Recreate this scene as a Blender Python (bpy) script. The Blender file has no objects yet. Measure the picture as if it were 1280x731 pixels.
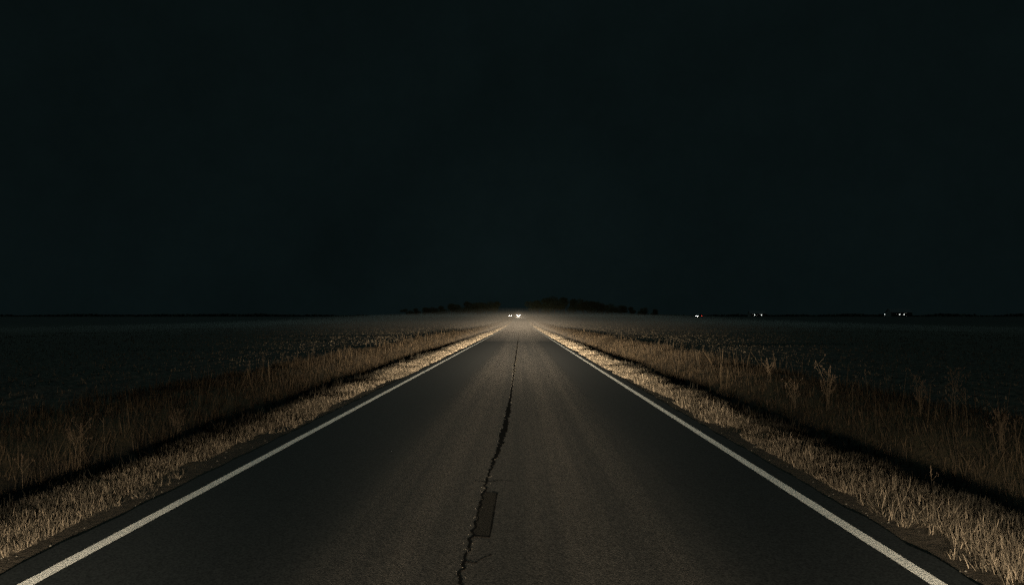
import bpy, math, random
import numpy as np
R = math.radians
rnd = random.Random(7)
rng = np.random.default_rng(11)
S = bpy.context.scene
COL = S.collection

# ------------------------------------------------------------------ camera
EYE = (0.25, 0.0, 1.6)
FPX = 995.0                                   # focal length in pixels of a 1280 px wide frame
cam_d = bpy.data.cameras.new('camera')
cam = bpy.data.objects.new('camera', cam_d); COL.objects.link(cam)
cam_d.sensor_width = 36.0; cam_d.lens = 36.0 * FPX / 1280.0
cam_d.clip_start = 0.05; cam_d.clip_end = 6000
cam.location = EYE
cam.rotation_euler = (R(90) + math.atan(34.5 / FPX), 0, math.atan(11 / FPX))
S.camera = cam

# ------------------------------------------------------------------ night sky, added soft fill lamp
FILL_EL, FILL_AZ = R(58), R(200)
w = bpy.data.worlds.new("World"); S.world = w; w.use_nodes = True
nt = w.node_tree; nt.nodes.clear()
wo = nt.nodes.new('ShaderNodeOutputWorld'); bg = nt.nodes.new('ShaderNodeBackground')
tc = nt.nodes.new('ShaderNodeTexCoord'); sp = nt.nodes.new('ShaderNodeSeparateXYZ')
nt.links.new(tc.outputs['Generated'], sp.inputs[0])
ramp = nt.nodes.new('ShaderNodeValToRGB'); ramp.color_ramp.interpolation = 'EASE'
e = ramp.color_ramp.elements
e[0].position = 0.0; e[0].color = (0.0026, 0.0053, 0.0056, 1)
e[1].position = 0.30; e[1].color = (0.0025, 0.0051, 0.0053, 1)
nt.links.new(sp.outputs['Z'], ramp.inputs[0])
# sky a little brighter beyond the end of the road
dot = nt.nodes.new('ShaderNodeVectorMath'); dot.operation = 'DOT_PRODUCT'
dot.inputs[1].default_value = (0.0, 0.9994, 0.034)
nt.links.new(tc.outputs['Generated'], dot.inputs[0])
mr = nt.nodes.new('ShaderNodeMapRange'); mr.interpolation_type = 'SMOOTHERSTEP'
mr.inputs['From Min'].default_value = math.cos(R(13)); mr.inputs['From Max'].default_value = 1.0
nt.links.new(dot.outputs['Value'], mr.inputs['Value'])
mx = nt.nodes.new('ShaderNodeMix'); mx.data_type = 'RGBA'; mx.blend_type = 'ADD'
nt.links.new(mr.outputs[0], mx.inputs['Factor'])
nt.links.new(ramp.outputs[0], mx.inputs['A']); mx.inputs['B'].default_value = (0.0005, 0.0009, 0.0009, 1)
cn = nt.nodes.new('ShaderNodeTexNoise'); cn.inputs['Scale'].default_value = 5; cn.inputs['Detail'].default_value = 12; cn.inputs['Roughness'].default_value = 0.72
nt.links.new(tc.outputs['Generated'], cn.inputs['Vector'])           # faint unevenness of the cloud cover
cr = nt.nodes.new('ShaderNodeMapRange'); cr.inputs['From Min'].default_value = .25; cr.inputs['From Max'].default_value = .75
cr.inputs['To Min'].default_value = .78; cr.inputs['To Max'].default_value = 1.22; nt.links.new(cn.outputs['Fac'], cr.inputs['Value'])
cm = nt.nodes.new('ShaderNodeVectorMath'); cm.operation = 'SCALE'; nt.links.new(mx.outputs['Result'], cm.inputs[0]); nt.links.new(cr.outputs[0], cm.inputs['Scale'])
nt.links.new(cm.outputs[0], bg.inputs[0]); bg.inputs[1].default_value = 1.0; w.cycles.sampling_method = 'NONE'
nt.links.new(bg.outputs[0], wo.inputs[0])
sun_d = bpy.data.lights.new('fill_light', 'SUN'); sun_d.energy = 0.24; sun_d.angle = R(60)  # added fill with no visible source, lifts the dark ground
sun_d.color = (0.52, 0.92, 0.94)
sun = bpy.data.objects.new('fill_light', sun_d); COL.objects.link(sun)
sun.rotation_euler = (R(90) - FILL_EL, 0, FILL_AZ)

# ------------------------------------------------------------------ exposure, sampling
S.view_settings.view_transform = 'Standard'; S.view_settings.look = 'None'
S.view_settings.exposure = 0; S.view_settings.gamma = 1
S.cycles.max_bounces = 4; S.cycles.volume_bounces = 0
S.cycles.sample_clamp_direct = 0; S.cycles.sample_clamp_indirect = 0.25
S.cycles.use_denoising = False; S.cycles.use_adaptive_sampling = False; S.cycles.seed = 5
S.cycles.light_sampling_threshold = 0.0; S.cycles.use_light_tree = False

# ------------------------------------------------------------------ headlights of the car the photograph is taken from
def spot(name, loc, tgt, power, size, blend, col=(1, 0.86, 0.66), rad=0.07, vs=1.0):
    d = bpy.data.lights.new(name, 'SPOT'); d.energy = power; d.spot_size = R(size); d.spot_blend = blend
    d.color = col; d.shadow_soft_size = rad
    o = bpy.data.objects.new(name, d); COL.objects.link(o); o.location = loc
    import mathutils
    v = mathutils.Vector(tgt) - mathutils.Vector(loc)
    o.rotation_euler = v.to_track_quat('-Z', 'Y').to_euler(); o.scale = (1, vs, 1)      # wide flat beam
    return o
# each headlamp is one lamp whose reflector throws several overlapping lobes:
# (azimuth, elevation, spread sideways, spread up and down, intensity), angles in degrees
def headlamp(name, loc, lobes, col=(1, 0.84, 0.63), rad=0.07):
    d = bpy.data.lights.new(name, 'POINT'); d.energy = 1.0; d.color = col; d.shadow_soft_size = rad; d.use_nodes = True
    t = d.node_tree; em = [q for q in t.nodes if q.type == 'EMISSION'][0]
    g = t.nodes.new('ShaderNodeTexCoord'); sx = t.nodes.new('ShaderNodeSeparateXYZ'); t.links.new(g.outputs['Normal'], sx.inputs[0])
    def M_(op, a, b=0.0):
        n = t.nodes.new('ShaderNodeMath'); n.operation = op
        for q, v in ((0, a), (1, b)):
            if isinstance(v, bpy.types.NodeSocket): t.links.new(v, n.inputs[q])
            else: n.inputs[q].default_value = v
        return n.outputs[0]
    X, Y, Z = sx.outputs
    az = M_('ARCTAN2', X, Y); el = M_('ARCSINE', Z); tot = None
    for a0, e0, sa, se, P in lobes:
        u = M_('DIVIDE', M_('SUBTRACT', az, R(a0)), R(sa)); v = M_('DIVIDE', M_('SUBTRACT', el, R(e0)), R(se))
        q = M_('EXPONENT', M_('MULTIPLY', M_('ADD', M_('MULTIPLY', u, u), M_('MULTIPLY', v, v)), -0.5))
        q = M_('MULTIPLY', q, P); tot = q if tot is None else M_('ADD', tot, q)
    t.links.new(tot, em.inputs['Strength'])
    o = bpy.data.objects.new(name, d); COL.objects.link(o); o.location = loc
    return o
for sx in (-0.72, 0.72):
    headlamp('headlight', (0.25 + sx, -0.6, 0.78), [
        (23 if sx > 0 else -23, -6.4, 8.5, 3.7, 5200),
        (0, -4.8, 6.0, 4.2, 3600),
        (0, -1.2, 7.6, 2.0, 26000),
        (0, -0.52, 2.7, 0.66, 1150000),
        (0, 0.45, 6.8, 1.2, 540000),
        (0, 0.32, 1.8, 0.60, 2500000)])

# ------------------------------------------------------------------ helpers
def tag(o, label=None, cat=None, group=None, kind=None):
    if label: o['label'] = label
    if cat: o['category'] = cat
    if group: o['group'] = group
    if kind: o['kind'] = kind
    return o
def link(name, me, mat=None, parent=None):
    o = bpy.data.objects.new(name, me); COL.objects.link(o)
    if mat: me.materials.append(mat)
    if parent: o.parent = parent
    return o
def empty(name, loc, rz=0):
    o = bpy.data.objects.new(name, None); COL.objects.link(o); o.location = loc
    o.rotation_euler = (0, 0, rz); o.empty_display_size = 0.2
    return o
class MB:
    def __init__(s): s.v = []; s.f = []
    def box(s, x0, x1, y0, y1, z0, z1):
        b = len(s.v)
        s.v += [(x, y, z) for z in (z0, z1) for x, y in ((x0, y0), (x1, y0), (x1, y1), (x0, y1))]
        s.f += [tuple(b + i for i in q) for q in ((3,2,1,0),(4,5,6,7),(0,1,5,4),(1,2,6,5),(2,3,7,6),(3,0,4,7))]
        return s
    def tube(s, pts, rad, n=6):
        b = len(s.v); m = len(pts)
        P = [np.array(p, float) for p in pts]
        for i, p in enumerate(P):
            t = P[min(i+1, m-1)] - P[max(i-1, 0)]; t /= np.linalg.norm(t) + 1e-9
            a = np.cross(t, (0.31, 0.93, 0.17)); a /= np.linalg.norm(a) + 1e-9; c = np.cross(t, a)
            r = rad[i] if hasattr(rad, '__len__') else rad
            for k in range(n):
                th = 2 * math.pi * k / n
                s.v.append(tuple(p + r * (math.cos(th) * a + math.sin(th) * c)))
        for i in range(m - 1):
            for k in range(n):
                s.f.append((b+i*n+k, b+i*n+(k+1)%n, b+(i+1)*n+(k+1)%n, b+(i+1)*n+k))
        s.f.append(tuple(b + k for k in range(n))[::-1]); s.f.append(tuple(b+(m-1)*n+k for k in range(n)))
        return s
    def prism(s, prof, x0, x1):                       # profile in y,z extruded along x
        b = len(s.v); n = len(prof)
        s.v += [(x0, y, z) for y, z in prof] + [(x1, y, z) for y, z in prof]
        s.f.append(tuple(b + i for i in range(n))); s.f.append(tuple(b + n + i for i in range(n))[::-1])
        for i in range(n):
            j = (i + 1) % n; s.f.append((b+j, b+i, b+n+i, b+n+j))
        return s
    def disc(s, c, r, axis='y', n=14, t=0.05):
        c = np.array(c, float); d = {'x': (1,0,0), 'y': (0,1,0)}[axis]; d = np.array(d) * t / 2
        return s.tube([c - d, c + d], r, n)
    def build(s, name, mat, parent=None, smooth=False):
        me = bpy.data.meshes.new(name); me.from_pydata(s.v, [], s.f); me.update()
        if smooth: me.shade_smooth()
        return link(name, me, mat, parent)
def np_mesh(name, V, F, smooth=False, attr=None):
    """V (n,3), F (m,k) -> mesh, optional per-vertex float attribute 'shade'"""
    me = bpy.data.meshes.new(name); k = F.shape[1]
    me.vertices.add(len(V)); me.vertices.foreach_set('co', V.astype(np.float32).ravel())
    me.loops.add(F.size); me.loops.foreach_set('vertex_index', F.astype(np.int32).ravel())
    me.polygons.add(len(F)); me.polygons.foreach_set('loop_start', np.arange(0, F.size, k, dtype=np.int32))
    me.update(calc_edges=True)
    if attr is not None:
        a = me.attributes.new('shade', 'FLOAT', 'POINT'); a.data.foreach_set('value', attr.astype(np.float32))
    me.shade_smooth() if smooth else me.shade_flat()
    me.validate(); return me

# ------------------------------------------------------------------ materials
class NT:
    def __init__(s, name, rough=0.9, spec=0.2):
        s.m = bpy.data.materials.new(name); s.m.use_nodes = True; s.t = s.m.node_tree
        s.b = s.t.nodes['Principled BSDF']; s.b.inputs['Roughness'].default_value = rough
        s.b.inputs['Specular IOR Level'].default_value = spec
        s.tc = s.n('TexCoord')
    def n(s, k, **kw):
        x = s.t.nodes.new('ShaderNode' + k)
        for a, v in kw.items(): setattr(x, a, v)
        return x
    def set(s, sock, v):
        if hasattr(v, 'is_linked') or isinstance(v, bpy.types.NodeSocket): s.t.links.new(v, sock)
        else: sock.default_value = v
    def obj(s, scale=(1, 1, 1)):
        m = s.n('Mapping'); m.inputs['Scale'].default_value = scale
        s.t.links.new(s.tc.outputs['Object'], m.inputs[0]); return m.outputs[0]
    def turned(s):                                   # fine grain is sampled in a turned frame, off the road's own axes
        m = s.n('Mapping'); m.inputs['Rotation'].default_value = (0.61, 0.43, 0.97)
        s.t.links.new(s.tc.outputs['Object'], m.inputs[0]); return m.outputs[0]
    def noise(s, sc, detail=4, rough=0.6, stretch=(1, 1, 1), dist=0):
        x = s.n('TexNoise'); x.inputs['Scale'].default_value = sc; x.inputs['Detail'].default_value = detail
        x.inputs['Roughness'].default_value = rough; x.inputs['Distortion'].default_value = dist
        s.t.links.new(s.turned() if stretch == (1, 1, 1) else s.obj(stretch), x.inputs['Vector']); return x.outputs['Fac']
    def voro(s, sc, feature='F1'):
        x = s.n('TexVoronoi', feature=feature); x.inputs['Scale'].default_value = sc
        s.t.links.new(s.turned(), x.inputs['Vector']); return x
    def math(s, op, a, b=0.0, c=None):
        x = s.n('Math', operation=op); s.set(x.inputs[0], a); s.set(x.inputs[1], b)
        if c is not None: s.set(x.inputs[2], c)
        return x.outputs[0]
    def rng(s, v, a, b, c=0.0, d=1.0, smooth=True):
        x = s.n('MapRange', interpolation_type='SMOOTHSTEP' if smooth else 'LINEAR'); s.set(x.inputs['Value'], v)
        for nm, q in zip(('From Min', 'From Max', 'To Min', 'To Max'), (a, b, c, d)): x.inputs[nm].default_value = q
        return x.outputs[0]
    def mix(s, f, a, b, mode='MIX'):
        x = s.n('Mix', data_type='RGBA', blend_type=mode); s.set(x.inputs['Factor'], f)
        for nm, q in (('A', a), ('B', b)):
            s.set(x.inputs[nm], (*q, 1) if isinstance(q, tuple) and len(q) == 3 else q)
        return x.outputs['Result']
    def bump(s, h, strength=1.0, dist=0.01):
        x = s.n('Bump'); x.inputs['Strength'].default_value = strength; x.inputs['Distance'].default_value = dist
        s.t.links.new(h, x.inputs['Height']); s.t.links.new(x.outputs[0], s.b.inputs['Normal'])
    def color(s, c): s.set(s.b.inputs['Base Color'], (*c, 1) if isinstance(c, tuple) else c)
def plain(name, col, rough=0.6, metal=0.0, emit=None, es=0):
    k = NT(name, rough, 0.4)
    n = k.noise(6, 3); k.color(k.mix(n, tuple(c * 0.8 for c in col), tuple(min(1, c * 1.15) for c in col)))
    k.b.inputs['Metallic'].default_value = metal
    if emit: k.m.cycles.emission_sampling = 'NONE'; k.b.inputs['Emission Color'].default_value = (*emit, 1); k.b.inputs['Emission Strength'].default_value = es
    return k.m

def asphalt_mat():
    k = NT('asphalt', 0.85, 0.15)
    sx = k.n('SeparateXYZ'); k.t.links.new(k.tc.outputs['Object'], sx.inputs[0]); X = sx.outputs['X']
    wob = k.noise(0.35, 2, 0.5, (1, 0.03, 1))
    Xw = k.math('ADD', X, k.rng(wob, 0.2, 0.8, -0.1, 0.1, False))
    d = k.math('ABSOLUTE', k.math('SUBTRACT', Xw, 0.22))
    worn_lit = k.rng(d, 0.1, 2.1, 1.0, 0.0)                        # dusty, worn middle with the headlight pool painted in; darker toward the edges
    tr = k.math('ABSOLUTE', k.math('SUBTRACT', d, 1.0)); worn_lit = k.math('ADD', k.math('MULTIPLY', worn_lit, .78), k.rng(tr, 0.0, 0.55, 0.34, 0.0))   # wheel tracks and headlight beam streaks painted lighter
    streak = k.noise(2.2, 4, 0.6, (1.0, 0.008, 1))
    worn_lit = k.math('MULTIPLY', worn_lit, k.rng(streak, 0.3, 0.7, 0.6, 1.15))
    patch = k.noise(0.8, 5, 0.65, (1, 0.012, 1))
    base = k.mix(worn_lit, (0.017, 0.0195, 0.0185), (0.084, 0.071, 0.057))
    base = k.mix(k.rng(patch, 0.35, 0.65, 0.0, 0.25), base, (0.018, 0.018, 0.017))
    v = k.voro(85); grit = k.noise(160, 3, 0.7)
    stone = k.n('SeparateColor'); k.t.links.new(v.outputs['Color'], stone.inputs[0])
    g = k.rng(stone.outputs[0], 0.0, 1.0, 0.45, 1.6, False)
    x = k.n('Mix', data_type='RGBA', blend_type='MULTIPLY'); x.inputs['Factor'].default_value = 1
    k.t.links.new(base, x.inputs['A']); k.t.links.new(g, x.inputs['B'])
    fleck = k.math('MULTIPLY', k.rng(stone.outputs[1], 0.965, 0.99, 0.0, 0.3), k.rng(worn_lit, 0.0, 1.0, 0.1, 1.0, False))
    k.color(k.mix(fleck, x.outputs['Result'], (0.20, 0.18, 0.15)))
    h = k.math('ADD', k.math('MULTIPLY', v.outputs['Distance'], -1.0), k.math('MULTIPLY', grit, 0.35))
    k.bump(h, 1.0, 0.009)
    bn = [q for q in k.t.nodes if q.type == 'BUMP'][0]; k.t.links.new(k.math('MULTIPLY', k.math('MULTIPLY', worn_lit, worn_lit), 0.85), bn.inputs['Strength'])   # binder-rich smooth edges, open gritty middle
    return k.m
def paint_mat(name, col, keep=0.42):
    k = NT(name, 0.75, 0.3)
    v = k.voro(85); sc = k.n('SeparateColor'); k.t.links.new(v.outputs['Color'], sc.inputs[0])
    dirt = k.noise(3, 5, 0.7); wear = k.noise(30, 4, 0.75)
    c = k.mix(k.rng(dirt, 0.4, 0.7, 0.0, 0.2), col, tuple(q * 0.62 for q in col))
    c = k.mix(k.rng(sc.outputs[0], 0.0, 0.3, 0.45, 0.0), c, tuple(q * 0.5 for q in col))
    c = k.mix(k.rng(wear, 0.68, 0.74, 0.0, 0.9), c, (0.05, 0.048, 0.042))
    k.color(c)
    k.bump(k.math('ADD', k.math('MULTIPLY', v.outputs['Distance'], -1.0), k.math('MULTIPLY', k.noise(170, 3), 0.5)), 1.0, 0.014)
    return k.m
def ground_mat():
    k = NT('soil', 0.95, 0.1)
    sx = k.n('SeparateXYZ'); k.t.links.new(k.tc.outputs['Object'], sx.inputs[0])
    aX = k.math('ABSOLUTE', sx.outputs['X'])
    big = k.noise(1.3, 5, 0.65); fine = k.noise(28, 5, 0.7); clod = k.noise(6, 4, 0.7)
    edge = k.math('ADD', aX, k.rng(big, 0.2, 0.8, -0.35, 0.35, False))
    dirt = k.mix(fine, (0.025, 0.021, 0.016), (0.10, 0.08, 0.057))
    thatch = k.mix(fine, (0.03, 0.024, 0.014), (0.12, 0.085, 0.045))
    field = k.mix(k.rng(clod, 0.35, 0.65), (0.036, 0.032, 0.026), (0.10, 0.085, 0.064))
    c = k.mix(k.rng(edge, 3.3, 3.75), dirt, thatch)
    ditch_shade = k.math('MULTIPLY', k.rng(edge, 4.3, 4.7), k.rng(edge, 5.3, 5.9, 1.0, 0.0))  # shade of the ditch put into the soil colour
    c = k.mix(ditch_shade, c, (0.014, 0.013, 0.010))
    field = k.mix(k.rng(sx.outputs['Y'], 90, 300), field, (0.040, 0.037, 0.031))      # darker ground towards the rise
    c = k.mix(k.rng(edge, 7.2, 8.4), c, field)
    k.color(c)
    k.bump(k.math('ADD', k.math('MULTIPLY', clod, 1.0), k.math('MULTIPLY', fine, 0.35)), 1.0, 0.10)
    return k.m
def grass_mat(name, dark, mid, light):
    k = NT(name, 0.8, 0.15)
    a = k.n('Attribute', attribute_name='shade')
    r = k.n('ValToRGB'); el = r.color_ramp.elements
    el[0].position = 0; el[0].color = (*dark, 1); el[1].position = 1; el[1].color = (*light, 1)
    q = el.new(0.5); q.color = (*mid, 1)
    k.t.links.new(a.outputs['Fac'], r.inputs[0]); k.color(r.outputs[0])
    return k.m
M = dict(
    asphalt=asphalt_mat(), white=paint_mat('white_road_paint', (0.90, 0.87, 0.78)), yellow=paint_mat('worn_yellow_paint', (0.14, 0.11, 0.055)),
    soil=ground_mat(),
    verge=grass_mat('dry_verge_grass', (0.020, 0.018, 0.013), (0.064, 0.053, 0.037), (0.21, 0.168, 0.118)),
    bank=grass_mat('dry_bank_grass', (0.014, 0.012, 0.008), (0.022, 0.017, 0.011), (0.070, 0.050, 0.029)),
    stubble=grass_mat('stubble_straw', (0.05, 0.042, 0.03), (0.14, 0.115, 0.08), (0.26, 0.21, 0.145)),
    tar=plain('crack_tar', (0.011, 0.011, 0.0105), 0.95), stone=plain('pebble', (0.13, 0.115, 0.09), 0.8),
    leaf=plain('tree_foliage', (0.045, 0.055, 0.03), 0.9), bark=plain('bark', (0.07, 0.055, 0.04), 0.9),
    car_a=plain('car_paint_grey', (0.12, 0.12, 0.13), 0.35, 0.3), car_b=plain('car_paint_dark', (0.04, 0.045, 0.05), 0.35, 0.3),
    glass=plain('dark_glass', (0.02, 0.02, 0.022), 0.1), rubber=plain('rubber', (0.02, 0.02, 0.02), 0.8), rim=plain('rim_metal', (0.3, 0.3, 0.3), 0.4, 0.8),
    lamp=plain('lit_headlamp', (0.9, 0.9, 0.85), 0.3, 0, (1.0, 0.93, 0.8), 90),
    lamp_bright=plain('bright_headlamp', (0.9, 0.9, 0.85), 0.3, 0, (1.0, 0.94, 0.82), 160),
    red=plain('lit_tail_lamp', (0.4, 0.02, 0.02), 0.3, 0, (1.0, 0.06, 0.03), 10),
    yard=plain('lit_yard_lamp', (0.9, 0.9, 0.9), 0.3, 0, (0.92, 1.0, 0.95), 9),
    dimyard=plain('dim_yard_lamp', (0.9, 0.9, 0.9), 0.3, 0, (0.92, 1.0, 0.95), 6),
    board=plain('weathered_boards', (0.22, 0.2, 0.18), 0.9), roofing=plain('roof_sheet', (0.09, 0.09, 0.09), 0.7), steel=plain('galvanised_steel', (0.3, 0.31, 0.31), 0.5, 0.5),
)

M['tar'].node_tree.nodes['Principled BSDF'].inputs['Specular IOR Level'].default_value = 0.0

# ------------------------------------------------------------------ terrain
def prof(y):
    y = np.asarray(y, float)
    z = 3.2 * (np.clip(y - 120, 0, 330) / 330) ** 2
    t = np.clip((y - 450) / 60, 0, 1); sl = 2 * 3.2 / 330
    return z + sl * 60 * (t - t * t / 2)
XS = np.array([0, 2.9, 3.02, 3.12, 3.4, 3.8, 4.2, 4.45, 4.75, 5.0, 5.3, 5.7, 6.2, 7.0, 7.8, 8.6])
ZS = np.array([-.10, -.10, -.045, -.03, -.035, -.03, -.07, -.16, -.42, -.52, -.42, -.20, -.04, .03, .02, 0])
def vnoise(x, y, s, seed):
    x = np.asarray(x, float) / s; y = np.asarray(y, float) / s
    xi = np.floor(x).astype(np.int64); yi = np.floor(y).astype(np.int64); fx = x - xi; fy = y - yi
    fx = fx*fx*(3-2*fx); fy = fy*fy*(3-2*fy)
    def h(a, b):
        n = (a * 374761393 + b * 668265263 + seed * 974634777) & 0x7fffffff
        n = ((n ^ (n >> 13)) * 1274126177) & 0x7fffffff
        return ((n ^ (n >> 16)) & 0xffff) / 65535.0
    return (h(xi,yi)*(1-fx)+h(xi+1,yi)*fx)*(1-fy) + (h(xi,yi+1)*(1-fx)+h(xi+1,yi+1)*fx)*fy
def ground(x, y):
    x = np.asarray(x, float); y = np.asarray(y, float); a = np.abs(x)
    aw = a + np.where(a > 3.3, (vnoise(np.sign(x) * 50, y, 3.0, 3) - .5) * .4 + (vnoise(np.sign(x) * 70, y, .9, 4) - .5) * .16, 0)
    z = prof(y) + np.interp(aw, XS, ZS)
    m = np.clip((a - 3.1) / .4, 0, 1)
    z = z + m * ((vnoise(x, y, .35, 5) - .5) * .035 + (vnoise(x, y, 1.7, 6) - .5) * .07)
    f = np.clip((a - 8) / 1.0, 0, 1) * np.clip((160 - a) / 60, 0, 1)
    z = z + f * (.045 * np.sin(a * 2 * math.pi / .76) + (vnoise(x, y, .22, 9) - .5) * .07 + (vnoise(x, y, 9, 12) - .5) * .22)
    return z
def spaced(a, b, s0, g):
    out = [a]; s = s0
    while out[-1] < b: out.append(out[-1] + s); s *= g
    out[-1] = b; return out
xs_pos = [0, 1.5, 2.9, 2.98, 3.04] + list(np.arange(3.12, 8.6, .11)) + list(np.arange(8.6, 36, .19)) + spaced(36, 1600, .4, 1.09)[1:]
xs = np.array([-q for q in xs_pos[::-1]][:-1] + xs_pos)
ys = np.array([-60, -30, -12, -4, 0, 2] + spaced(3, 1500, .11, 1.0115))
gx, gy = np.meshgrid(xs, ys); gz = ground(gx, gy)
V = np.stack([gx.ravel(), gy.ravel(), gz.ravel()], 1); nx, ny = len(xs), len(ys)
i = (np.arange(ny - 1)[:, None] * nx + np.arange(nx - 1)[None]).ravel()
F = np.stack([i, i + 1, i + nx + 1, i + nx], 1)
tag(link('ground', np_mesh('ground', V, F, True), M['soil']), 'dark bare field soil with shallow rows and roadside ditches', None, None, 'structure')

def strip(name, x0, x1, y0, y1, dz, mat, step=0.25, growth=1.012, wob=0.0, seed=1, thick=0.0, wobR=None):
    yy = np.array(spaced(y0, y1, step, growth))
    wobR = wob if wobR is None else wobR
    xl = x0 + (vnoise(yy*0, yy, .22, seed) - .5) * wob + (vnoise(yy*0, yy, .05, seed+4) - .5) * wob * .5
    xr = x1 + (vnoise(yy*0+9, yy, .22, seed + 1) - .5) * wobR + (vnoise(yy*0+9, yy, .06, seed+5) - .5) * wobR * .5
    z = prof(yy) + dz
    cols = [(xl, z), (xr, z)]
    if thick: cols = [(xl - .015, z - thick)] + cols + [(xr + .015, z - thick)]
    V = np.concatenate([np.stack([a, yy, b], 1) for a, b in cols]); n = len(yy); F = []
    for c in range(len(cols) - 1):
        q = np.arange(n - 1) + c * n; F.append(np.stack([q, q + n, q + n + 1, q + 1], 1))
    return link(name, np_mesh(name, V, np.concatenate(F)), mat)
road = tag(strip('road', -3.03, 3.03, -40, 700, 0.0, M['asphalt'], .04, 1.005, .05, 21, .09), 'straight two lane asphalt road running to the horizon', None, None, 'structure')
for sx, nm in ((-1, 'left'), (1, 'right')):
    o = strip('edge_line', *( (-2.795, -2.697) if sx < 0 else (2.73, 2.828) ), -30, 690, .004, M['white'], .07, 1.006, .006, 31 + sx)
    tag(o, f'solid white paint edge line along the {nm} side of the road', None, None, 'structure')

# ------------------------------------------------------------------ centre joint: cracks, tar, worn paint
def ragged(name, pts, mat, dz, jit=.006):
    """pts: list of (y, xc, halfwidth) refined into a ragged ribbon"""
    P = np.array(pts, float); yy = np.array(spaced(P[0, 0], P[-1, 0], .018, 1.012))
    xc = np.interp(yy, P[:, 0], P[:, 1]) + (vnoise(yy*0, yy, .07, 71) - .5) * .035 + (vnoise(yy*0, yy, .022, 72) - .5) * .02
    hw = .75 * np.interp(yy, P[:, 0], P[:, 2]) * (.45 + 1.1 * vnoise(yy*0, yy, .09, 73)) 
    a = xc - hw + (rng.random(len(yy)) - .5) * jit; b = xc + hw + (rng.random(len(yy)) - .5) * jit
    z = prof(yy) + dz; n = len(yy)
    V = np.concatenate([np.stack([a, yy, z], 1), np.stack([b, yy, z], 1)]); q = np.arange(n - 1)
    return tag(link(name, np_mesh(name, V, np.stack([q, q + n, q + n + 1, q + 1], 1)), mat), None, None, None, 'structure')
o = ragged('road_crack', [(4.0, -.13, .008), (5.1, -.125, .010), (5.6, -.115, .012), (6.3, -.11, .009), (7.0, -.10, .010), (8.0, -.085, .013), (8.8, -.07, .02),
    (10, -.03, .025), (12, 0.0, .03), (15, .03, .038), (16.5, .035, .022), (19, .035, .018), (24, .04, .022), (30, .03, .03), (60, .03, .03), (120, .03, .03)], M['tar'], .006)
tag(o, 'jagged dark crack running along the middle of the road')
o = ragged('tar_seam', [(9.3, -.04, .012), (9.9, -.02, .03), (11.5, .015, .038), (14.4, .03, .045), (15.4, .03, .02)], M['tar'], .005)
tag(o, 'wide dark tar seam on the joint in the middle of the road')
P = [(-.105, 5.95), (.02, 5.92), (.03, 7.42), (-.095, 7.47), (-.12, 6.9)]
patch_mat = asphalt_mat(); patch_mat.name = 'old_patch'
me = bpy.data.meshes.new('asphalt_patch'); me.from_pydata([(x, y, .0035) for x, y in P], [], [tuple(range(len(P)))]); me.update()
pk = NT('patch_asphalt', 0.95, .0); pv = pk.voro(95); pk.color(pk.mix(pk.noise(60, 4), (0.018, .018, .016), (.046, .041, .034))); pk.bump(pv.outputs['Distance'], 1, .008)
tag(link('asphalt_patch', me, pk.m), 'narrow rectangular asphalt patch right of the crack', None, None, 'structure')
tr = MB()
for a, b in zip(P, P[1:] + P[:1]):
    if a[0] < -.09 and b[0] < -.09: continue
    n = 14
    for q in range(n):
        t0, t1 = q / n, (q + 1) / n
        x0 = a[0] + (b[0]-a[0])*t0; y0 = a[1] + (b[1]-a[1])*t0; x1 = a[0] + (b[0]-a[0])*t1; y1 = a[1] + (b[1]-a[1])*t1
        ww = .002 + rnd.random() * .005; L = math.hypot(x1-x0, y1-y0); nxv, nyv = -(y1-y0)/L*ww, (x1-x0)/L*ww*2.2
        k0 = len(tr.v); tr.v += [(x0-nxv, y0-nyv, .0075), (x1-nxv, y1-nyv, .0075), (x1+nxv, y1+nyv, .0075), (x0+nxv, y0+nyv, .0075)]
        tr.f.append((k0, k0+1, k0+2, k0+3))
tag(tr.build('patch_seam', M['tar']), 'dark tar seam round the asphalt patch', None, None, 'structure')
def hair(pts, wdt):
    m = MB(); yprev = None
    Pn = []
    for a, b in zip(pts, pts[1:]):
        for q in range(10):
            t = q / 10; Pn.append((a[0]+(b[0]-a[0])*t + (rnd.random()-.5)*.012, a[1]+(b[1]-a[1])*t + (rnd.random()-.5)*.03))
    for a in Pn:
        ww = wdt * (.4 + rnd.random()); m.v += [(a[0], a[1]-ww, .005), (a[0], a[1]+ww, .005)]
    m.f = [(2*q, 2*q+2, 2*q+3, 2*q+1) for q in range(len(Pn)-1)]
    return m
tag(hair([(-.22, 8.0), (-.1, 7.92), (.05, 8.0), (.2, 7.95)], .008).build('cross_crack', M['tar']), 'hairline crack across the middle crack', None, None, 'structure')
tag(hair([(-.12, 5.35), (-.05, 5.3), (.0, 5.42), (.06, 5.5)], .008).build('cross_crack', M['tar']), 'branching hairline crack near the bottom of the picture', None, None, 'structure')
fl = MB()                                            # islands left of an old yellow centre line
for q in range(170):
    y = 24 + 110 * rnd.random() ** 1.3; x = .02 + rnd.choice((-.07, .07)) + rnd.gauss(0, .03); r = .01 + .03 * rnd.random(); ly = r * (2 + y / 12)
    b = len(fl.v); n = 7; z = float(prof(y)) + .0085 + .00001 * q
    fl.v += [(x + r*math.cos(t)*(.6+.6*rnd.random()), y + ly*math.sin(t)*(.6+.6*rnd.random()), z) for t in [2*math.pi*j/n for j in range(n)]]
    fl.f.append(tuple(range(b, b + n)))
tag(fl.build('worn_centre_line', M['yellow']), 'flaked remains of a yellow centre line', None, None, 'structure')
gb = MB()                                            # grit thrown out of the crack and lying on the shoulders
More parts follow.
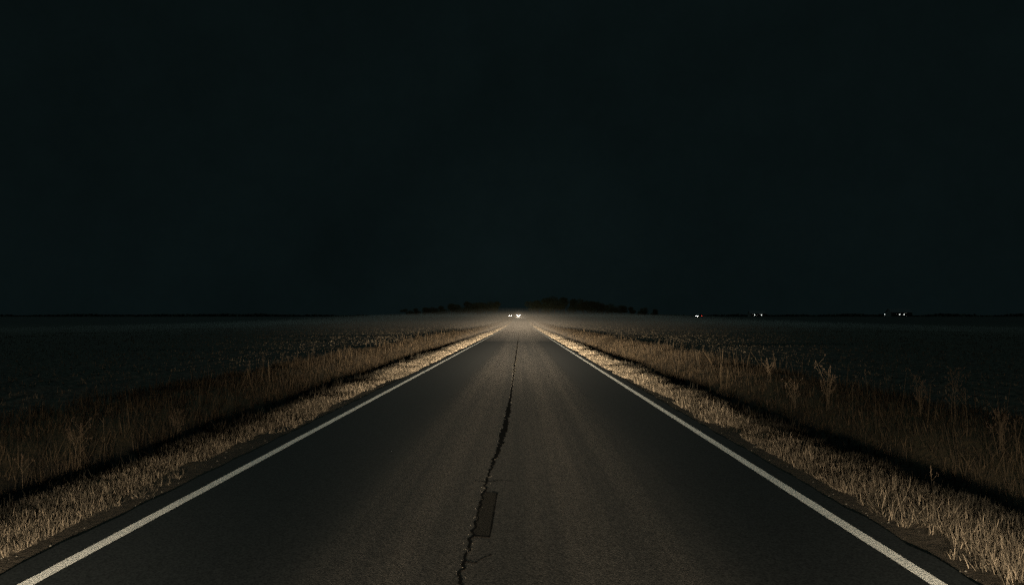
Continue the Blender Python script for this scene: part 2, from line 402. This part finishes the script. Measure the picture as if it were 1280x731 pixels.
for q in range(620):
    if q < 260:
        y = 5 + 28 * rnd.random() ** 1.6; x = np.interp(y, [5, 8, 12, 16, 40], [-.13, -.09, 0, .03, .03]) + rnd.gauss(0, .025); r = .002 + .004 * rnd.random(); z = .002
    else:
        y = 3.6 + 26 * rnd.random() ** 1.7; x = rnd.choice((-1, 1)) * (3.06 + abs(rnd.gauss(0, .22))); r = .004 + .009 * rnd.random() ** 2; z = float(ground(x, y))
    a = rnd.random() * 6.28; b = len(gb.v)
    gb.v += [(x + r*math.cos(a+j*1.571)*(.7+.6*rnd.random()), y + r*math.sin(a+j*1.571)*(.7+.6*rnd.random()), z - r*.2) for j in range(4)] + [(x, y, z + r*.75)]
    gb.f += [(b+j, b+(j+1) % 4, b+4) for j in range(4)]
tag(gb.build('gravel', M['stone']), 'loose pale grit along the crack and the road edges', None, None, 'stuff')

# ------------------------------------------------------------------ grass
def blades(x, y, h, wd, lean, az, shade, z=None, segs=3, curl=0.5):
    """arrays -> one mesh of tapering bent blades"""
    n = len(x); z = ground(x, y) - .01 if z is None else z
    ts = np.linspace(0, 1, segs + 1); V = np.zeros((n, (segs + 1) * 2, 3))
    px, py, pz = x.copy(), y.copy(), z.copy()
    face = rng.random(n) * math.pi; fx, fy = np.cos(face), np.sin(face)
    fx = np.where(rng.random(n) < .6, np.sign(fx) * np.maximum(abs(fx), .8), fx)
    for k, t in enumerate(ts):
        if k:
            ang = lean + curl * lean * t; ds = h / segs
            px = px + np.cos(az) * np.sin(ang) * ds; py = py + np.sin(az) * np.sin(ang) * ds; pz = pz + np.cos(ang) * ds
        wk = wd * (1 - t) ** .7 * .5 + wd * .06
        V[:, 2*k] = np.stack([px - fx*wk, py - fy*wk, pz], 1); V[:, 2*k+1] = np.stack([px + fx*wk, py + fy*wk, pz], 1)
    base = np.arange(n)[:, None] * ((segs + 1) * 2); F = []
    for k in range(segs): F.append(base + np.array([2*k, 2*k+1, 2*k+3, 2*k+2])[None])
    F = np.stack(F, 1).reshape(-1, 4)
    return V.reshape(-1, 3), F, np.repeat(shade, (segs + 1) * 2)
def join(parts):
    Vs, Fs, Ss = [], [], []; o = 0
    for a, b, c in parts: Vs.append(a); Fs.append(b + o); Ss.append(c); o += len(a)
    return np.concatenate(Vs), np.concatenate(Fs), np.concatenate(Ss)
def ysample(n, y0, y1, p=1.0):                     # density falls off as 1/y^p
    u = rng.random(n)
    if p == 1: return y0 * (y1 / y0) ** u
    q = 1 - p; return (y0**q + u * (y1**q - y0**q)) ** (1 / q)
def verge(sign, n, y0, y1, a0, a1, hmin, hmax, seed, thr=.0, wk=1.0, p=1.0, lean=.45, wob=.35, fpow=1.0):
    y = ysample(n, y0, y1, p); a = a0 + (a1 - a0) * rng.random(n) ** fpow + (vnoise(y*0+sign*30, y, 1.1, seed) - .5) * wob
    cl = vnoise(sign * a, y, .13, seed + 1) * .5 + vnoise(sign * a, y, .6, seed + 2) * .3 + vnoise(sign * a, y, 2.7, seed + 7) * .2
    tallness = .45 + .85 * vnoise(sign * a * 2, y, 3.6, seed + 9)
    keep = cl > thr; y, a, cl, tallness = y[keep], a[keep], cl[keep], tallness[keep]; n = len(y); x = sign * a
    h = (hmin + (hmax - hmin) * rng.random(n) ** 1.6) * (.55 + .9 * cl) * tallness
    ww = np.maximum(.0022, .0009 * y) * wk * (.7 + .6 * rng.random(n))
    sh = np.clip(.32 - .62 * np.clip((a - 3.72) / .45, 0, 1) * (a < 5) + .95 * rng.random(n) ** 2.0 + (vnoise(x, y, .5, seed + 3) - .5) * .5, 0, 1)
    return blades(x, y, h, ww, np.abs(rng.normal(0, lean, n)) + .05, rng.random(n) * 6.283, sh)
for sg, side in ((-1, 'left'), (1, 'right')):
    parts = [verge(sg, 135000, 3.2, 22, 3.4, 4.7, .03, .13, 40 + sg, .30, .75, .6, .55),
             verge(sg, 22000, 3.2, 22, 3.3, 3.95, .04, .15, 44 + sg, .5, .9, .6, .8),      # ragged straw along the front
             verge(sg, 60000, 22, 130, 3.12, 4.6, .04, .12, 48 + sg, .15, .6, 1.0, .5, .28),
             verge(sg, 16000, 130, 520, 3.25, 4.7, .08, .2, 52 + sg, 0, .5, 1.0, .4)]
    y = ysample(9000, 3.3, 60, .9); a = 3.2 + .5 * rng.random(len(y)) ** .7               # flattened straws on the bare shoulder
    x = sg * a; parts.append(blades(x, y, .03 + .07 * rng.random(len(y)) ** 2, np.full(len(y), .003), np.full(len(y), 1.4), rng.random(len(y)) * 6.283, .3 + .6 * rng.random(len(y)), ground(x, y) + .012, curl=.1))
    Vv, Ff, Ss = join(parts)
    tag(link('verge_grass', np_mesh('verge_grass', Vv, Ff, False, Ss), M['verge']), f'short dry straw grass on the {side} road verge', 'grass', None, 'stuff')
    parts = [verge(sg, 34000, 5, 30, 5.1, 8.2, .04, .30, 60 + sg, .42, .65, .6, .28, .5, 1.2),
             verge(sg, 34000, 30, 150, 5.3, 7.9, .08, .36, 64 + sg, .36, .5, 1.0, .25, .5),
             verge(sg, 12000, 150, 520, 5.3, 7.6, .1, .35, 68 + sg, 0, .45, 1.0, .2, .5),
             verge(sg, 900, 6, 90, 5.6, 8.2, .35, .7, 72 + sg, .5, .7, .9, .13, .8),
             verge(sg, 14000, 4, 40, 4.3, 5.4, .05, .22, 76 + sg, .52, .9, .7, .5, .8)]
    Vv, Ff, Ss = join(parts)
    tag(link('bank_grass', np_mesh('bank_grass', Vv, Ff, False, Ss), M['bank']), f'brown knee high grass on the bank beyond the {side} ditch', 'grass', None, 'stuff')
    # stubble rows in the field
    n = 90000; y = ysample(n, 6, 330, 1.0); row = rng.integers(0, 70, n); a = 8.4 + row * .76 + rng.normal(0, .05, n)
    keep = (vnoise(sg*a, y, .4, 80) > .35); y, a = y[keep], a[keep]; n = len(y); x = sg * a
    Vv, Ff, Ss = blades(x, y, .03 + .09 * rng.random(n), np.maximum(.006, .0008 * y), np.abs(rng.normal(0, .5, n)), rng.random(n) * 6.283, rng.random(n), segs=2)
    tag(link('stubble', np_mesh('stubble', Vv, Ff, False, Ss), M['stubble']), f'crop stubble in rows across the {side} field', 'stubble', None, 'stuff')

# ------------------------------------------------------------------ single weeds one can pick out
def weed(px, py_base, top, label, kind, seed, d=None):
    """place on the ground where it stands in the picture: lateral a (m), distance d, height h"""
    r = random.Random(seed); x, y, h = px, py_base, top
    o = empty('dry_weed', (x, y, float(ground(x, y)) - .01)); tag(o, label, 'weed', 'tall dry weeds by the ditches')
    st = MB(); seeds = MB()
    ns = {'single': 1, 'clump': 6, 'branch': 3, 'reed': 1}[kind]
    for q in range(ns):
        lean = (r.random() - .5) * (.10 if ns == 1 else .5); hh = h * (1 if q == 0 else .55 + .45 * r.random()); ax = r.gauss(0, .03 if ns > 1 else 0); ay = r.gauss(0, .03 if ns > 1 else 0)
        pts = [(ax + lean * hh * t * t + .01 * math.sin(5 * t + q), ay, hh * t) for t in (0, .2, .4, .6, .8, 1)]
        rr = .0024 if kind != 'reed' else .005
        st.tube(pts, [rr, rr, rr*.9, rr*.8, rr*.7, rr*.45], 5)
        nb = {'single': 3, 'clump': 4, 'branch': 8, 'reed': 1}[kind]
        for b in range(nb):
            t = .35 + .6 * r.random(); bx = ax + lean * hh * t * t; sd = r.choice((-1, 1)); L = hh * (.10 + .16 * r.random())
            p0 = (bx, ay, hh * t); p1 = (bx + sd * L * .5, ay + (r.random()-.5) * L * .5, hh * t + L * .65); p2 = (bx + sd * L * .75, ay, hh * t + L)
            st.tube([p0, p1, p2], [rr*.6, rr*.45, rr*.3], 4)
            for g in range(3):
                c = (p2[0] + (r.random()-.5)*.03, p2[1] + (r.random()-.5)*.03, p2[2] + (r.random()-.6)*.04); s = .004 + .005 * r.random()
                seeds.tube([(c[0], c[1], c[2]-s), c, (c[0], c[1], c[2]+s*1.6)], [s*.3, s*.7, s*.15], 5)
        tip = pts[-1]
        for g in range(7):
            c = (tip[0] + (r.random()-.5)*.02, tip[1] + (r.random()-.5)*.02, tip[2] - g*.018); s = .005 + .005 * r.random()
            seeds.tube([(c[0], c[1], c[2]-s), c, (c[0], c[1], c[2]+s*1.8)], [s*.3, s*.7, s*.15], 5)
    st.build('stem', M['weed'], o); seeds.build('seed_heads', M['seed'], o)  # second mesh holds the seed heads, as many loose pieces
M['weed'] = plain('dry_stem', (0.10, 0.072, 0.042), .8); M['seed'] = plain('dry_seed_head', (0.075, 0.05, 0.03), .9)
def at(px, gy, z0=0.0):                          # picture column and ground row -> ground point (near, level part)
    y = (EYE[2] - z0) * FPX / (gy - 400.0); return EYE[0] + (px - 651.0) / FPX * y, y
W = [(1032, 505, .95, 'clump', 'widest many stemmed dry weed clump on the right bank, tallest against the dark field', -.0),
     (958, 519, .42, 'single', 'lone upright dry stalk standing in the right ditch, far from the camera', -.35),
     (1157, 597, .32, 'reed', 'pale bent stalk rising alone at the edge of the right verge grass, nearest the camera', -.1),
     (1080, 500, .62, 'single', 'thin tall stalk just right of the wide weed clump on the right bank', 0),
     (1186, 530, .85, 'branch', 'branched tall weed standing well right of the wide clump, against the black field', 0),
     (1202, 542, .62, 'single', 'straight stalk close beside the branched weed on the right bank', 0),
     (992, 500, .62, 'branch', 'branched weed left of the wide clump on the right bank', 0),
     (958, 478, .62, 'branch', 'branched weed on the right bank, directly behind the lone ditch stalk', 0),
     (1145, 520, .70, 'clump', 'leaning weed clump between the wide clump and the branched tall weed', 0),
     (1262, 566, .5, 'single', 'stalk at the right edge of the picture', 0),
     (1245, 560, .6, 'clump', 'low weed clump near the right edge of the picture', 0),
     (100, 560, .7, 'branch', 'branched dry weed on the left bank, tallest near the left edge of the picture', 0),
     (130, 545, .55, 'single', 'thin stalk beside the branched weed on the left bank', 0),
     (225, 520, .5, 'clump', 'dry weed clump farther along on the left bank', 0),
     (28, 585, .6, 'single', 'single stalk at the left edge of the picture', 0)]
for q, (px, gy_, h, kind, lab, z0) in enumerate(W):
    x, y = at(px, gy_, z0); weed(x, y, h, lab, kind, 200 + q)

# ------------------------------------------------------------------ trees beyond the fields
def tree_mesh(seed, h, rad):
    r = random.Random(seed); tr = MB()
    tr.tube([(0, 0, -.3), (.1, 0, h*.2), (.0, .1, h*.45), (0, 0, h*.7)], [h*.028, h*.022, h*.015, h*.006], 8)
    for q in range(7):
        a = r.random() * 6.28; z = h * (.2 + .4 * r.random()); L = rad * (.5 + .4 * r.random())
        tr.tube([(0, 0, z), (L*.5*math.cos(a), L*.5*math.sin(a), z + L*.35), (L*math.cos(a), L*math.sin(a), z + L*.6)], [h*.01, h*.007, h*.003], 5)
    g = np.random.default_rng(seed); n = 4400
    lob = [(g.normal(0, rad*.38), g.normal(0, rad*.38), h * (.35 + .5 * g.random()), rad * (.32 + .25 * g.random())) for _ in range(13)]
    k = g.integers(0, len(lob), n); C = np.array([[l[0], l[1], l[2]] for l in lob])[k]; Rr = np.array([l[3] for l in lob])[k]
    dirs = g.normal(size=(n, 3)); dirs /= np.linalg.norm(dirs, axis=1)[:, None]
    P = C + dirs * (Rr * g.random(n) ** .4)[:, None]; P[:, 2] = np.minimum(P[:, 2], h)
    u = g.normal(size=(n, 3)); u /= np.linalg.norm(u, axis=1)[:, None]; v = np.cross(u, g.normal(size=(n, 3))); v /= np.linalg.norm(v, axis=1)[:, None]
    s = (h * .022 * (.6 + g.random(n)))[:, None]
    V = np.stack([P - u*s, P - v*s*.6, P + u*s, P + v*s*.6], 1).reshape(-1, 3); F = np.arange(n*4).reshape(-1, 4)
    return tr, np_mesh('crown', V, F)
protos = []
def tree(x, y, h, kind, label, group='trees at the far end of the fields'):
    global protos
    if len(protos) <= kind:
        tr, crown = tree_mesh(300 + kind, 12, (3.6, 4.6, 4.0)[kind]); o = empty('tree', (0, 0, 0))
        a = tr.build('trunk', M['bark'], o); b = link('crown', crown, M['leaf'], o); protos.append((o, a, b)); root = o
    else:
        o, a, b = protos[kind]; root = o.copy(); COL.objects.link(root)
        for c in (a, b): d = c.copy(); COL.objects.link(d); d.parent = root
    root.location = (x, y, float(prof(y)) - .1); root.scale = (h/12*rnd.uniform(1.2, 1.7),) * 2 + (h/12,); root.rotation_euler = (0, 0, rnd.random() * 6.28)
    tag(root, label, 'tree', group)
K = 0
for sg, xs_, side in ((-1, [(618, 13), (608, 14), (597, 12), (586, 13), (575, 11), (564, 11), (553, 9.5), (543, 9), (532, 8), (521, 7.5), (511, 7.5)], 'left'),
                      (1, [(672, 14), (682, 16.5), (693, 17), (705, 16.5), (717, 15.5), (729, 14.5), (741, 13.5), (753, 12), (765, 11), (777, 10), (790, 9), (804, 8), (818, 7)], 'right')):
    m = len(xs_)
    for q, (px, h) in enumerate(xs_):
        d = 640 + 25 * math.sin(q * 2.1); ordn = ['first', 'second', 'third', 'fourth', 'fifth', 'sixth', 'seventh', 'eighth', 'ninth', 'tenth', 'eleventh', 'twelfth', 'thirteenth'][q]
        tree(EYE[0] + (px - 651) / FPX * d, d, h, K % 3, f'dark distant tree, {ordn} counting outward from the road on the {side} side'); K += 1
g = np.random.default_rng(5); n = 44000                 # far low wood along the whole horizon
X = g.uniform(-1000, 1000, n); X = X[np.abs(X) > 70]; n = len(X); Y = 960 + g.normal(0, 12, n); top = 2.0 + 2.5 * vnoise(X, X*0, 22, 91) + 1 * vnoise(X, X*0, 6, 92)
P = np.stack([X, Y, prof(Y) + top * g.random(n) ** .6], 1); u = g.normal(size=(n, 3)); u /= np.linalg.norm(u, axis=1)[:, None]; v = np.cross(u, g.normal(size=(n, 3))); v /= np.linalg.norm(v, axis=1)[:, None]
s = (.6 + .9 * g.random(n))[:, None]; V = np.stack([P - u*s, P - v*s, P + u*s, P + v*s], 1).reshape(-1, 3)

tag(link('distant_wood', np_mesh('distant_wood', V, np.arange(n*4).reshape(-1, 4)), M['leaf']), 'low dark far-off wood along the horizon', 'wood', None, 'stuff')

# ------------------------------------------------------------------ vehicles (front faces -Y, towards the camera)
def car(name, loc, rz, paint, lamp, label, cat, group, tall=1.0, tail=None):
    o = empty(name, loc, rz); tag(o, label, cat, group); h = tall
    body = [(-2.15, .32), (-2.2, .5), (-2.15, .72), (-1.2, .92*h), (-.55, 1.36*h), (-.2, 1.45*h), (1.0, 1.45*h), (1.75, 1.02*h), (2.15, .95*h), (2.2, .4), (2.0, .3)]
    b = MB().prism(body, -.86, .86).build('body', paint, o)
    bv = b.modifiers.new('bevel', 'BEVEL'); bv.width = .06; bv.segments = 2
    gl = MB(); gl.v = [(-.72, -1.14, .97*h), (.72, -1.14, .97*h), (.62, -.6, 1.34*h), (-.62, -.6, 1.34*h)]; gl.v = [(x, y - .02, z + .015) for x, y, z in gl.v]
    gl.v += [(x, y + .02, z - .01) for x, y, z in gl.v]; gl.f = [(0, 1, 2, 3), (7, 6, 5, 4), (0, 4, 5, 1), (1, 5, 6, 2), (2, 6, 7, 3), (3, 7, 4, 0)]
    gl.build('windscreen', M['glass'], o)
    for sx in (-1, 1):
        w_ = MB(); x = sx * .865; w_.v = [(x, -.95, .98*h), (x, 1.2, .98*h), (x, .85, 1.34*h), (x, -.35, 1.34*h)]; w_.v += [(x + sx * .015, y, z) for _, y, z in w_.v]
        w_.f = [(0,1,2,3), (7,6,5,4), (0,4,5,1), (1,5,6,2), (2,6,7,3), (3,7,4,0)]; w_.build('side_window', M['glass'], o)
        for yy in (-1.35, 1.35):
            t = MB().disc((sx * .78, yy, .33), .33, 'x', 20, .22).build('wheel', M['rubber'], o); MB().disc((sx * .80, yy, .33), .19, 'x', 14, .22).build('rim', M['rim'], t)
        MB().disc((sx * .66, -2.2, .66), .105, 'y', 14, .06).build('headlight', lamp, o)
        MB().box(sx * .72 - .1, sx * .72 + .1, 2.19, 2.24, .72, .84).build('taillight', tail or M['red_off'], o)
    MB().box(-.4, .4, -2.24, -2.2, .42, .58).build('grille', M['rubber'], o)
    MB().box(-.84, .84, -2.27, -2.205, .33, .41).build('bumper', M['rubber'], o)
    return o
M['red_off'] = plain('tail_lamp', (0.3, 0.02, 0.02), .3)
d = 470; cx = -1.2
car('oncoming_car', (cx, d, float(prof(d))), 0, M['car_a'], M['lamp_bright'], 'oncoming car far down the road in its left lane, its brighter headlights merging', 'car', 'cars on the horizon')
for sx in (0,): spot('oncoming_headlight', (cx + sx, d - 2.4, float(prof(d)) + .66), (cx + sx + 1, 0, 1.2), 60000, 24, 1.0)
d2 = 485; cx2 = EYE[0] + (638 - 651) / FPX * d2
car('waiting_car', (cx2, d2, float(prof(d2)) - .1), 0, M['car_b'], M['lamp'], 'distant car just off the left side of the road with two small headlights', 'car', 'cars on the horizon')
for sx in (): spot('waiting_headlight', (cx2 + sx, d2 - 2.4, float(prof(d2)) + .56), (cx2 + sx + 2, 0, 1.2), 18000, 24, 1.0)
d3 = 540; cx3 = EYE[0] + (873 - 651) / FPX * d3
car('parked_van', (cx3, d3, float(prof(d3)) - .05), R(-55), M['car_b'], M['lamp'], 'distant vehicle far across the right field showing one white and one red light', 'vehicle', None, 1.35, M['red'])
for o in [q for q in S.objects if q.type == 'EMPTY' and q.name == 'parked_van']: MB().disc((-.87, 1.9, .75), .12, 'x', 12, .06).build('side_marker', M['red'], o); MB().disc((.87, 1.9, .75), .12, 'x', 12, .06).build('side_marker', M['red'], o)

# ------------------------------------------------------------------ far farm buildings with yard lamps
def farm(name, px_lamps, d, wdt, dep, wall_h, roof_h, label, lampmat, yrow):
    xc = EYE[0] + (sum(px_lamps) / len(px_lamps) - 651) / FPX * d; z0 = float(prof(d)) - .1
    o = empty(name, (xc, d, z0)); tag(o, label, 'building', 'farm buildings across the right field')
    m = MB(); m.prism([(-dep/2, 0), (-dep/2, wall_h), (0, wall_h + roof_h), (dep/2, wall_h), (dep/2, 0)], -wdt/2, wdt/2); m.build('wall', M['board'], o)
    r = MB()
    for s in (-1, 1):
        r.prism([(0, wall_h + roof_h + .12), (0, wall_h + roof_h + .02), (s * (dep/2 + .4), wall_h - .2), (s * (dep/2 + .4), wall_h - .1)][::(1 if s > 0 else -1)], -wdt/2 - .3, wdt/2 + .3)
    r.build('roof', M['roofing'], o)
    dr = MB().box(-1, 1, -dep/2 - .06, -dep/2 - .005, .05, 2.3).build('door', M['bark'], o); MB().box(.7, .78, -dep/2 - .12, -dep/2 - .065, 1.0, 1.2).build('handle', M['steel'], dr)
    for sx in (-1, 1):
        wn = MB().box(sx * wdt * .36 - .5, sx * wdt * .36 + .5, -dep/2 - .04, -dep/2 - .005, 1.1, 2.1).build('window', M['steel'], o)
        MB().box(sx * wdt * .36 - .42, sx * wdt * .36 + .42, -dep/2 - .06, -dep/2 - .045, 1.18, 2.02).build('pane', M['glass'], wn)
    for q, px in enumerate(px_lamps):
        lx = EYE[0] + (px - 651) / FPX * d - xc; lz = EYE[2] + (400 - yrow) / FPX * (d - dep/2) - z0
        l = MB().tube([(lx, -dep/2 - .002, lz + .2), (lx, -dep/2 - .2, lz + .3), (lx, -dep/2 - .4, lz + .25)], .025, 6).build('wall_lamp', M['steel'], o)
        MB().tube([(lx, -dep/2 - .4, lz + .22), (lx, -dep/2 - .4, lz + .1), (lx, -dep/2 - .4, lz - .12), (lx, -dep/2 - .4, lz - .2)], [.04, .125, .125, .04], 12).build('bulb', lampmat, l)
farm('farmhouse', (940.5, 949), 700, 13, 8, 3.6, 2.6, 'distant farmhouse carrying two bright white lamps, nearer the road than the barn', M['yard'], 393.5)
farm('barn', (1118, 1123.5), 700, 18, 11, 4.6, 3.4, 'distant barn with two close white lamps at the far right', M['yard'], 393)
d4 = 690; x4 = EYE[0] + (1103 - 651) / FPX * d4; z4 = float(prof(d4)); o = empty('yard_lamp', (x4, d4, z4)); tag(o, 'faint lamp on a pole left of the distant barn', 'lamp post')
zt = EYE[2] + 7 / FPX * d4 - z4
MB().tube([(0, 0, -.2), (0, 0, zt * .5), (0, 0, zt + .3), (0, -.3, zt + .45), (0, -.6, zt + .4)], [.09, .08, .06, .05, .04], 8).build('pole', M['steel'], o)
MB().tube([(0, -.6, zt + .38), (0, -.6, zt + .1), (0, -.6, zt - .05)], [.06, .15, .08], 10).build('lamp_head', M['dimyard'], o)

# ------------------------------------------------------------------ air
def vol_mat(name, dens, col, an=0.0):
    m = bpy.data.materials.new(name); m.use_nodes = True; t = m.node_tree; t.nodes.clear()
    oo = t.nodes.new('ShaderNodeOutputMaterial'); v = t.nodes.new('ShaderNodeVolumePrincipled')
    v.inputs['Density'].default_value = dens; v.inputs['Color'].default_value = (*col, 1); v.inputs['Anisotropy'].default_value = an
    t.links.new(v.outputs[0], oo.inputs['Volume']); return m
for y0, top0, top1, half, dens in ((60, .8, 1.3, 110, .0034), (110, .4, 2.2, 125, .0022), (150, .2, 3.4, 100, .0012), (190, .1, 5.6, 80, .0006)):
    yy = np.linspace(y0, 640, 40); xs_m = np.linspace(-1, 1, 17); m = MB(); n = len(yy); kx = len(xs_m)
    for y in yy:
        t = float(prof(y)); g0 = min(1, (y - y0) / 140 + .01); hh = g0 * (top0 + (top1 - top0) * min(1, max(0, (y - y0) / 300)) ** 1.3)
        for u in xs_m: m.v.append((u * half, y, t + hh * (1 - abs(u) ** 2.5) + .02 - (.6 if abs(u) == 1 else 0)))
        for u in xs_m: m.v.append((u * half, y, t - 1.3))
    for q in range(n - 1):
        a = q * 2 * kx; b = a + 2 * kx
        for j in range(kx - 1): m.f += [(a+j, a+j+1, b+j+1, b+j), (a+kx+j, b+kx+j, b+kx+j+1, a+kx+j+1)]
        m.f += [(a, b, b+kx, a+kx), (a+kx-1, a+2*kx-1, b+2*kx-1, b+kx-1)]
    for q, fl_ in ((0, 1), (n - 1, -1)):
        a = q * 2 * kx
        for j in range(kx - 1): m.f.append((a+j, a+kx+j, a+kx+j+1, a+j+1)[::fl_])
    tag(m.build('ground_mist', vol_mat('mist_air', dens, (.95, .86, .76))), 'thin mist lying low over the far end of the road', None, None, 'stuff')
